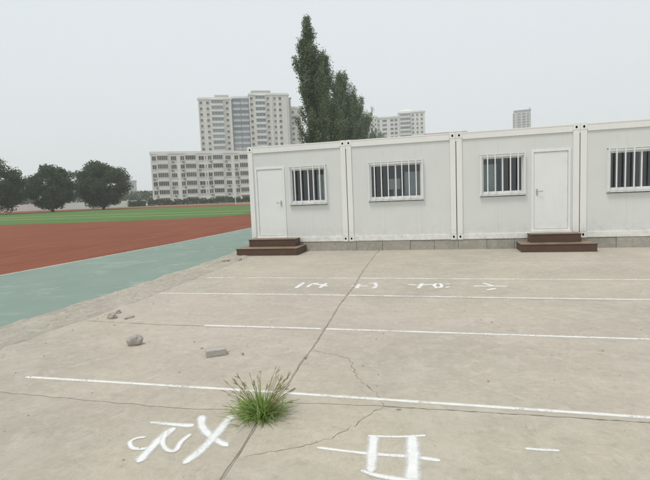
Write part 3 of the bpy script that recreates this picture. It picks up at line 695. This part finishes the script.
# ------------------------------------------------------------------ trees
def leaf_quads(c, s, g):
    """c: (n,3) centres, s: (n,) sizes -> randomly turned leaf quads"""
    n = len(c); a = g.normal(size=(n, 3)); a /= np.linalg.norm(a, axis=1)[:, None]
    t = g.normal(size=(n, 3)); bq = np.cross(a, t); bq /= np.linalg.norm(bq, axis=1)[:, None]
    a *= s[:, None]*.5; bq *= s[:, None]*.36
    return np.stack([c-a, c+bq*1.0-a*.1, c+a, c-bq*1.0-a*.1], 1)
def poplar(x, y, h, rmax, seed, label, n_leaf=26000, lobes=()):
    n_leaf = int(n_leaf*1.7)
    z0 = zt(x, y); root = empty('poplar_tree', (x, y, z0)); tag(root, label, 'tree', 'poplars in a row behind the cabins')
    g = np.random.default_rng(seed); r = random.Random(seed)
    tb = MB(); pts = [(0, 0, -.3)]; px = py = 0
    for i in range(1, 13): px += r.gauss(0, .06); py += r.gauss(0, .06); pts.append((px, py, h*.90*i/12))
    tb.tube(pts, [.30*(1-i/13)+.015 for i in range(13)], 8); tr = tb.build('trunk', 'bark', root, smooth=True)
    prof = lambda t: rmax*min(1, max(0, (t-.04)/.22))**.7*min(1, .55+.8*t)*(max(0, 1-t)**.85)*1.65 + .08
    cl = []; lb = MB(); nb = 120
    for k in range(nb):
        t0 = .07 + .84*(k/nb)**.9; az = r.uniform(0, 2*math.pi); reach = prof(min(1, t0+.06))*r.choice((.3, .45, .6, .75, .9, 1.0, 1.1, 1.25))
        for (lt, laz, boost) in lobes:
            if abs(t0-lt) < .03 and math.cos(az-laz) > .4: reach *= boost
        rise = reach*r.uniform(1.6, 2.6); rise = min(rise, h*1.0 - t0*h)
        i = min(11, int(t0*12)); bx, by, bz = pts[i][0], pts[i][1], t0*h*.97
        tip = (bx+math.cos(az)*reach, by+math.sin(az)*reach, bz+rise)
        mid = (bx+math.cos(az)*reach*.6, by+math.sin(az)*reach*.6, bz+rise*.42)
        lb.tube([(bx, by, bz), mid, tip], [.05*(1-t0)+.02, .03*(1-t0)+.012, .006], 5)
        w = .45+reach
        for f in np.linspace(.25, 1, 7):
            q = np.array([bx, by, bz])*(1-f)**2 + 2*f*(1-f)*np.array(mid) + f*f*np.array(tip)
            cl.append((*q, w*(.6+.5*f)))
    lb.build('limbs', 'bark', tr)
    cl = np.array(cl); pr = cl[:, 3]/cl[:, 3].sum(); idx = g.choice(len(cl), n_leaf, p=pr)
    sig = .12 + .05*rmax*g.random(n_leaf)
    c = cl[idx, :3] + g.normal(size=(n_leaf, 3))*sig[:, None]*np.array([1, 1, 1.5])
    c[:, 2] = np.minimum(c[:, 2], h*1.005)
    q = leaf_quads(c, g.uniform(.085, .19, n_leaf)*(.85+.12*rmax), g)
    link('crown', quads_mesh('crown', q, 'poplar'), root)
poplar(-6.65, 31.24, 20.75, 1.3, 31, 'tallest-looking slender poplar with ragged side tufts at the head of the row', 30000, ((.55, math.pi, 1.25), (.64, math.pi, 1.3)))
poplar(-8.0, 41.3, 19.9, 2.2, 32, 'slender poplar second in the row behind the cabins', 32000)
poplar(-8.0, 53.6, 20.6, 2.6, 33, 'bushier poplar third in the row behind the cabins', 32000)
poplar(-9.2, 67.7, 20.2, 3.0, 34, 'poplar fourth in the row behind the cabins', 28000)
poplar(-10.4, 83.7, 19.6, 3.3, 35, 'poplar fifth in the row, its crown sloping down', 24000)
poplar(-11.0, 105.8, 17.4, 3.3, 36, 'lowest-looking poplar at the tail of the row beside the far white towers', 20000)

def broad_tree(x, y, h, rad, seed, label, n_leaf=9000, name='broadleaf_tree', group='trees beyond the track', low=.04):
    n_leaf = int(n_leaf*1.6)
    z0 = zt(x, y); root = empty(name, (x, y, z0)); tag(root, label, 'tree', group)
    g = np.random.default_rng(seed); r = random.Random(seed)
    tb = MB(); tb.tube([(0, 0, -.4), (.1, 0, h*.2), (r.uniform(-.3, .3), r.uniform(-.3, .3), h*.5), (0, 0, h*.8)], [.32, .26, .18, .05], 8); tr = tb.build('trunk', 'bark', root, smooth=True)
    lb = MB(); cl = []
    for k in range(95):
        u = r.uniform(-1, 1); az = r.uniform(0, 2*math.pi); rr = r.uniform(.45, 1)**.5; s_ = math.sqrt(1-u*u)
        c = Vector((rad*rr*s_*math.cos(az)*r.uniform(.7, 1.12), rad*rr*s_*math.sin(az)*r.uniform(.7, 1.12), h*(low+1)/2 + h*(1-low)/2*.9*u*rr)); cl.append((*c, r.uniform(.20, .36)*rad))
        if k % 4 == 0: lb.tube([(0, 0, h*r.uniform(.2, .5)), (c.x*.5, c.y*.5, c.z*.8), c], [.12, .07, .02], 5)
    lb.build('limbs', 'bark', tr); cl = np.array(cl); idx = g.integers(0, len(cl), n_leaf)
    v = g.normal(size=(n_leaf, 3)); v /= np.linalg.norm(v, axis=1)[:, None]
    c = cl[idx, :3] + v*cl[idx, 3][:, None]*g.uniform(.3, 1.0, n_leaf)[:, None]*np.array([1, 1, .8])
    link('crown', quads_mesh('crown', leaf_quads(c, g.uniform(.22, .45, n_leaf), g), 'broad'), root)
broad_tree(-74.6, 82.8, 11.6, 5.9, 41, 'round dark tree ending the row, next to the white wall', 26000)
broad_tree(-79.5, 72.5, 10.2, 5.0, 42, 'round dark tree second in the row beyond the track', 20000)
broad_tree(-84.5, 63.5, 11.8, 5.2, 43, 'tall dark tree third in the row beyond the track', 20000)
broad_tree(-92.0, 58.0, 9.4, 4.8, 44, 'lower dark tree at the far end of the row beyond the track', 20000)
broad_tree(-90.5, 48.5, 10.8, 5.2, 45, 'tall dark tree at the outer end of the row beyond the track', 20000)
# hedge along the dormitory
def hedge(x0, y0, x1, y1, h, w, n, seed, label):
    root = empty('hedge', (x0, y0, zt(x0, y0))); tag(root, label, 'hedge'); g = np.random.default_rng(seed)
    t = g.random(n); L = math.dist((x0, y0), (x1, y1)); d = np.array([(x1-x0)/L, (y1-y0)/L]); nn = np.array([-d[1], d[0]])
    top = h*(.78 + .16*np.sin(t*L*.55) + .10*np.sin(t*L*1.9+1) + .06*np.sin(t*L*4.3))
    off = g.normal(size=n)*w*.33; zz = g.random(n)**.8*top
    px = t[:, None]*L*d + off[:, None]*nn
    zb = np.array([zt(x0+a, y0+b_) for a, b_ in px]) - zt(x0, y0)
    q = leaf_quads(np.column_stack([px, zz+zb]), g.uniform(.25, .5, n), g)
    link('foliage', quads_mesh('foliage', q, 'hedge'), root)
    b = MB()
    for k in range(int(L/3)):
        f = (k+.5)/int(L/3); p = d*L*f; z = zt(x0+p[0], y0+p[1])-zt(x0, y0); b.tube([(p[0], p[1], z-.2), (p[0]+.1, p[1], z+h*.4), (p[0], p[1]+.2, z+h*.7)], [.06, .04, .01], 5)
    b.build('stems', 'bark', root)['kind'] = 'stuff'
hedge(-92, 125, -35, 158, 2.3, 1.6, 15000, 51, 'long dark green hedge in front of the white six-storey block')
hedge(-95.5, 119.5, -90.5, 121.5, 2.0, 1.8, 1600, 52, 'short round bush at the end of the low white wall')
# a far wood behind the wall
def wood():
    g = np.random.default_rng(61); cs = []; n = 26000
    a0 = np.array([-225., 100.]); a1 = np.array([-118., 215.]); t = g.random(n); L = 157.
    base = a0 + t[:, None]*(a1-a0) + g.normal(size=(n, 2))*3
    top = 7.2 + 1.4*np.sin(t*23) + 1.1*np.sin(t*57+1) + .7*np.sin(t*131+2)
    z = 2 + g.random(n)**.7*top
    o = link('far_wood', quads_mesh('far_wood', leaf_quads(np.column_stack([base, z-.2]), g.uniform(.5, 1.1, n), g), 'broad'))
    tag(o, 'hazy green belt of trees beyond the low white wall', 'wood', kind='stuff')
wood()

# ------------------------------------------------------------------ low wall, goal
def low_wall(x0, y0, x1, y1, h, n, lab):
    L = math.dist((x0, y0), (x1, y1)); root = empty('boundary_wall', (x0, y0, zt(x0, y0)), math.atan2(y1-y0, x1-x0)); tag(root, lab, 'wall')
    zs = [zt(x0+(x1-x0)*i/n, y0+(y1-y0)*i/n)-zt(x0, y0) for i in range(n+1)]
    for i in range(n):
        a, c = L*i/n, L*(i+1)/n; z = min(zs[i], zs[i+1])
        b = MB(); b.box(a+.2, c-.2, -.1, .1, z-.4, z+h); b.build('wall_panel', 'dorm', root)
        b = MB(); b.box(a-.2, a+.2, -.16, .16, z-.4, z+h+.2); b.box(a-.26, a+.26, -.22, .22, z+h+.2, z+h+.3); b.build('pier', 'dorm', root)
low_wall(-122, 84, -92, 123.5, 2.0, 9, 'low white boundary wall with piers between the trees and the hedge')
def goal(x, y, rz):
    root = empty('football_goal', (x, y, zt(x, y)), rz); tag(root, 'white football goal standing before the hedge', 'goal')
    for a in (0, 7.3):
        b = MB(); b.tube([(a, 0, -.1), (a, 0, 2.44)], .09, 8); b.build('goalpost', 'pvc', root)
        b = MB(); b.tube([(a, .05, 2.40), (a, .9, 2.35), (a, 2.0, 0)], .035, 6); b.build('stay', 'pvc', root)
    b = MB(); b.tube([(-.09, 0, 2.47), (7.39, 0, 2.47)], .09, 8); b.build('crossbar', 'pvc', root)
    b = MB(); b.tube([(0, 2.0, .03), (7.3, 2.0, .03)], .035, 6); b.build('ground_bar', 'pvc', root)
goal(-43.6, 91.5, R(24))

# ------------------------------------------------------------------ far buildings
_wm = {}
def far_window(root, x, z, w, h, y=0, glass='farglass', frame='tower_white', nm='window', mull=2, proud=.0, parent_name=None):
    """one window: dark glass set back in a surround, with mullions"""
    key = (round(w, 2), round(h, 2), glass, frame, mull)
    if key not in _wm:
        b = MB(); t = .09
        b.box(t, w-t, -.045, -.004, t, h-t, 1)
        for a, c in ((0, t), (w-t, w)): b.box(a, c, -.11, -.003, 0, h)
        b.box(t, w-t, -.11, -.003, h-t, h); b.box(-.08, w+.08, -.20, -.003, -.12, -.001)
        b.box(t, w-t, -.11, -.003, 0, t)
        for i in range(1, mull): xx = w*i/mull; b.box(xx-.04, xx+.04, -.09, -.0455, t, h-t)
        _wm[key] = b.mesh('window', [frame, glass])
    return link(nm, _wm[key], root, (x, y-proud, z))
def walls_with_recess(b, x0, x1, y0, y1, z0, z1, m=0): b.box(x0, x1, y0, y1, z0, z1, m)

# the six-storey block
DX, DY = -100.0, 139.7
dorm = empty('apartment_block', (DX, DY, 1.2), R(30)); tag(dorm, 'white six-storey block with rows of bay windows behind the hedge', 'building')
ST = 3.2; NST = 6; LEN = 51.4
b = MB(); b.box(0, LEN, 0, 13, -1, NST*ST+.3); b.build('wall', 'dorm', dorm)
b = MB(); b.box(-.25, LEN+.25, -.25, .15, NST*ST+.3, NST*ST+1.2); b.box(-.25, LEN+.25, 12.85, 13.25, NST*ST+.3, NST*ST+1.2); b.box(-.25, .15, .151, 12.849, NST*ST+.3, NST*ST+1.2); b.box(LEN-.15, LEN+.25, .151, 12.849, NST*ST+.3, NST*ST+1.2); b.build('parapet', 'dorm', dorm)
r = random.Random(8)
acm = MB(); acm.box(0, .85, -.42, -.02, 0, .6); acm.box(.08, .52, -.45, -.421, .07, .52, 1); acm = acm.mesh('air_conditioner', ['ac', 'rubber'])
bay = MB(); bay.box(0, 3.9, -.7, 0, -1.05, .0); bay.box(-.08, 3.98, -.78, 0, -.0, .10); bay.box(0, 3.9, -.7, 0, 1.90, 2.1); bay.box(.1, 3.8, -.55, 0, .101, 1.899); bay = bay.mesh('bay_sill', 'dorm')
for s in range(NST):
    z = s*ST+.95
    for p in range(5):
        x0 = .55 + p*10.15
        if s == 0:
            far_window(dorm, x0+.1, z, 1.5, 1.7); far_window(dorm, x0+2.2, z, 3.4, 1.9, mull=4); far_window(dorm, x0+6.8, z, 2.0, 1.7)
            continue
        far_window(dorm, x0, z, 1.55, 1.75, mull=2)
        by = link('bay', bay, dorm, (x0+1.85, 0, z)); far_window(by, .05, .12, 3.8, 1.76, -.58, mull=5)
        far_window(dorm, x0+6.7, z, 2.1, 1.7, mull=2 if p % 2 else 3)
        if p == 1: far_window(dorm, x0+9.2, z+.1, .65, 1.5, mull=1)
        for ax in (x0+.2, x0+6.9):
            if r.random() < .62: link('air_conditioner', acm, dorm, (ax+r.uniform(-.3, .9), 0, z-.85))
for p in range(6):
    b = MB(); xx = .02 + p*10.15; b.box(xx-.0, xx+.42, -.14, -.001, .2, NST*ST+.2); b.build('pier', 'dorm', dorm)

# the tall tower behind it
def tower_section(root, x0, x1, y0, y1, H_, mat, top_over=.0, parapet=1.1):
    b = MB(); b.box(x0, x1, y0, y1, -2, H_); w = b.build('wall', mat, root)
    b = MB(); b.box(x0-.35, x1+.35, y0-.35, y1+.35, H_+.001, H_+.45); b.box(x0-.1, x1+.1, y0-.1, y0+.25, H_+.451, H_+parapet)
    b.box(x0-.1, x1+.1, y1-.25, y1+.1, H_+.451, H_+parapet); b.build('cornice', 'tower_white', w)
    return w
bal = {}
def balcony_stack(root, x0, x1, y, z, w_mat='tower_white', ht=2.9):
    """one glazed balcony: slab, parapet and glazing"""
    W_ = round(x1-x0, 2)
    if (W_, w_mat) not in bal:
        b = MB(); b.box(0, W_, -1.1, 0, -.12, .55); b.box(0, W_, -1.1, 0, ht-.50, ht-.121); b.box(.1, W_-.1, -.90, 0, .551, ht-.501); bal[(W_, w_mat)] = b.mesh('balcony', w_mat)
    o = link('balcony', bal[(W_, w_mat)], root, (x0, y, z)); far_window(o, .05, .56, W_-.1, ht-1.07, -.92, 'blueglass', w_mat, 'glazing', max(3, int(W_/1.4)))
    return o
TA = empty('residential_tower', (5.66-.4125*245+3.4, -13.02+.911*245+1.5, 0), R(24.4)); tag(TA, 'tall cream and grey residential tower behind the white six-storey block', 'building')
HA = 56.0; s_h = 2.9
tower_section(TA, -23.4, -6.7, .5, 14, HA-2.0, 'tower_cream'); tower_section(TA, -6.69, 2.09, 2.5, 13.5, HA-1.0, 'tower_grey')
tower_section(TA, 2.1, 22.6, 0, 14, HA, 'tower_cream'); tower_section(TA, 22.61, 30.5, 7, 18, HA-5.5, 'tower_cream')
b = MB(); b.box(4, 13, 2, 10, HA+.46, HA+2.4); b.box(3.4, 13.6, 1.4, 10.6, HA+2.399, HA+2.8); b.build('roof_house', 'tower_cream', TA)
b = MB(); b.box(-15, -8.5, 3, 10, HA-1.5, HA+.4); b.box(-15.4, -8.1, 2.6, 10.4, HA+.399, HA+.8); b.build('roof_house', 'tower_cream', TA)
b = MB(); b.box(23.0, 24.3, 5.3, 6.9, -2, HA-.5); b.box(22.7, 24.8, 5.0, 6.999, HA-.499, HA-.1); b.build('stair_fin', 'tower_grey', TA)
for k in range(12):
    z = HA - 2.75 - k*s_h; zl = z - 2.0
    far_window(TA, 2.7, z+.3, 1.4, 1.5); far_window(TA, 11.2, z+.3, 1.3, 1.5); far_window(TA, 14.7, z+.25, 1.2, 1.6); far_window(TA, 17.3, z+.25, 1.5, 1.6)
    balcony_stack(TA, 5.3, 10.4, -.001, z)
    far_window(TA, -22.6, zl+.3, 1.3, 1.5, .5); far_window(TA, -19.4, zl+.3, 1.4, 1.5, .5); balcony_stack(TA, -16.9, -10.9, .499, zl); far_window(TA, -9.7, zl+.3, 1.4, 1.5, .5)
    balcony_stack(TA, -6.4, -2.35, 2.499, z-1, 'tower_blue'); balcony_stack(TA, -2.15, 1.9, 2.499, z-1, 'tower_blue')
    if k < 10: far_window(TA, 24.6, z-5.4, 1.4, 1.5, 7); far_window(TA, 27.8, z-5.4, 1.4, 1.5, 7)
for xx in (2.12, 13.4, 20.9, -23.38, -7.6):
    b = MB(); yy = 0 if xx > 2 else .5; b.box(xx, xx+.5, yy-.5, yy-.001, 0, HA-(2.4 if xx < 2 else .4)); b.build('pier', 'tower_white', TA)

TB = empty('residential_tower', (5.66-.0997*332+2.0, -13.02+.995*332+.2, 0), R(5.72)); tag(TB, 'white tower with pyramid roof caps showing right of the poplars', 'building')
HB = 58.5
tower_section(TB, -24, -12.75, .5, 13, HB-1.5, 'tower_white'); tower_section(TB, -12.74, 2.09, 2.2, 12.5, HB-2.2, 'tower_white'); tower_section(TB, 2.1, 20.2, 0, 13, HB, 'tower_white')
for x0, x1, zz in ((3.2, 12.2, HB+.46), (-20.5, -13.5, HB-1.04)):
    b = MB(); xm = (x0+x1)/2; b.box(x0, x1, 2, 10, zz, zz+1.0); b.add([(x0-.4, 1.6, zz+1), (x1+.4, 1.6, zz+1), (x1+.4, 10.4, zz+1), (x0-.4, 10.4, zz+1), (xm-1, 5, zz+3.1), (xm+1, 5, zz+3.1), (xm+1, 7, zz+3.1), (xm-1, 7, zz+3.1)], [(3,2,1,0), (4,5,6,7), (0,1,5,4), (1,2,6,5), (2,3,7,6), (3,0,4,7)]); b.build('roof_cap', 'tower_cream', TB)
for k in range(7):
    z = HB - 2.75 - k*2.95
    balcony_stack(TB, 3.3, 10.3, -.001, z); far_window(TB, 11.4, z+.3, 1.4, 1.5); far_window(TB, 14.4, z+.3, 1.3, 1.5); far_window(TB, 17.3, z+.3, 1.5, 1.5)
    far_window(TB, -12.3, z-2, 1.2, 1.5, 2.2); far_window(TB, -9.2, z-2, 3.2, 1.5, 2.2, mull=3); far_window(TB, -3.6, z-2, 2.2, 1.5, 2.2); far_window(TB, -.7, z-2, 2.0, 1.5, 2.2)
    far_window(TB, -22.0, z-1.4, 2.6, 1.5, .5, mull=3); far_window(TB, -17.4, z-1.4, 1.3, 1.5, .5); far_window(TB, -14.6, z-1.4, 1.3, 1.5, .5)
for xx in (2.12, 10.6, 19.6):
    b = MB(); b.box(xx, xx+.5, -.5, -.001, 0, HB-.4); b.build('pier', 'tower_white', TB)

TC = empty('residential_tower', (5.66+.153*600, -13.02+.988*600, 0), R(-8.8)); tag(TC, 'pale hazy far tower standing alone above the cabin roof line', 'building')
HC = 93.0
b = MB(); b.box(-10, 9.7, 0, 14, -2, HC); b.build('wall', 'tower_grey', TC)
b = MB(); b.box(-8.4, 9.0, 1, 12, HC+.001, HC+2.2); b.box(-9.0, 9.9, -.6, 13, HC+2.201, HC+3.0); b.box(7.4, 9.3, 1.5, 4, HC+3.001, HC+5.2); b.build('roof_crown', 'tower_blue', TC)
for k in range(10):
    z = HC - 2.9 - k*3.1
    for xx, ww in ((-9.3, 1.6), (-4.6, 3.4), (.6, 3.4), (5.3, 2.6)): far_window(TC, xx, z, ww, 1.6, mull=2)
for xx in (-7.2, -.6, 4.4):
    b = MB(); b.box(xx, xx+.6, -.6, -.001, 0, HC-.4); b.build('pier', 'tower_white', TC)

# red sheet roof just above the cabins
RB = empty('red_roofed_hall', (2.2, 97, 0), R(1)); tag(RB, 'white hall whose red sheet roof edge just shows above the wide-window cabin', 'building')
b = MB(); b.box(0, 9, 0, 14, -1, 14.6); b.build('wall', 'dorm', RB)
b = MB(); b.add([(-.5, -.6, 14.601), (9.5, -.6, 14.601), (9.5, 14.6, 14.601), (-.5, 14.6, 14.601), (-.5, 7, 16.30), (9.5, 7, 16.30)], [(0,1,5,4), (2,3,4,5), (0,4,3), (1,2,5), (3,2,1,0)]); b.build('roof', 'roof_red', RB)
# hazy blocks far behind the wall
for i, (px, py, w, h, lab) in enumerate([(-268, 346, 15, 24, 'faint hazy grey block far beyond the wood'), (-246, 372, 22, 29, 'taller faint hazy block beside the six-storey block'), (-330, 300, 26, 26, 'faint hazy wide block behind the row of dark trees')]):
    root = empty('distant_block', (px, py, 0), R(36)); tag(root, lab, 'building', 'hazy blocks on the skyline')
    b = MB(); b.box(-w/2, w/2, 0, 14, 0, h); b.build('wall', 'tower_grey', root); b = MB(); b.box(-w/2-.4, w/2+.4, -.4, 14.4, h+.001, h+.8); b.build('parapet', 'tower_grey', root)
    for s in range(int(h/3)-2, int(h/3)):
        for c in range(int(w/4)): far_window(root, -w/2+1+c*4, s*3+.8, 2.2, 1.5)

# ------------------------------------------------------------------ haze
k = NT('haze_air'); k.t.nodes.remove(k.b)
pv = k.n('ShaderNodeVolumePrincipled'); pv.inputs['Color'].default_value = (.97, .985, 1.0, 1); pv.inputs['Density'].default_value = .00072; pv.inputs['Anisotropy'].default_value = .2
k.l(pv.outputs[0], k.out.inputs['Volume']); M['haze'] = k.m
b = MB(); b.box(-905, 705, -305, 905, -1.5, 104); hz = b.build('haze', 'haze'); tag(hz, kind='stuff')
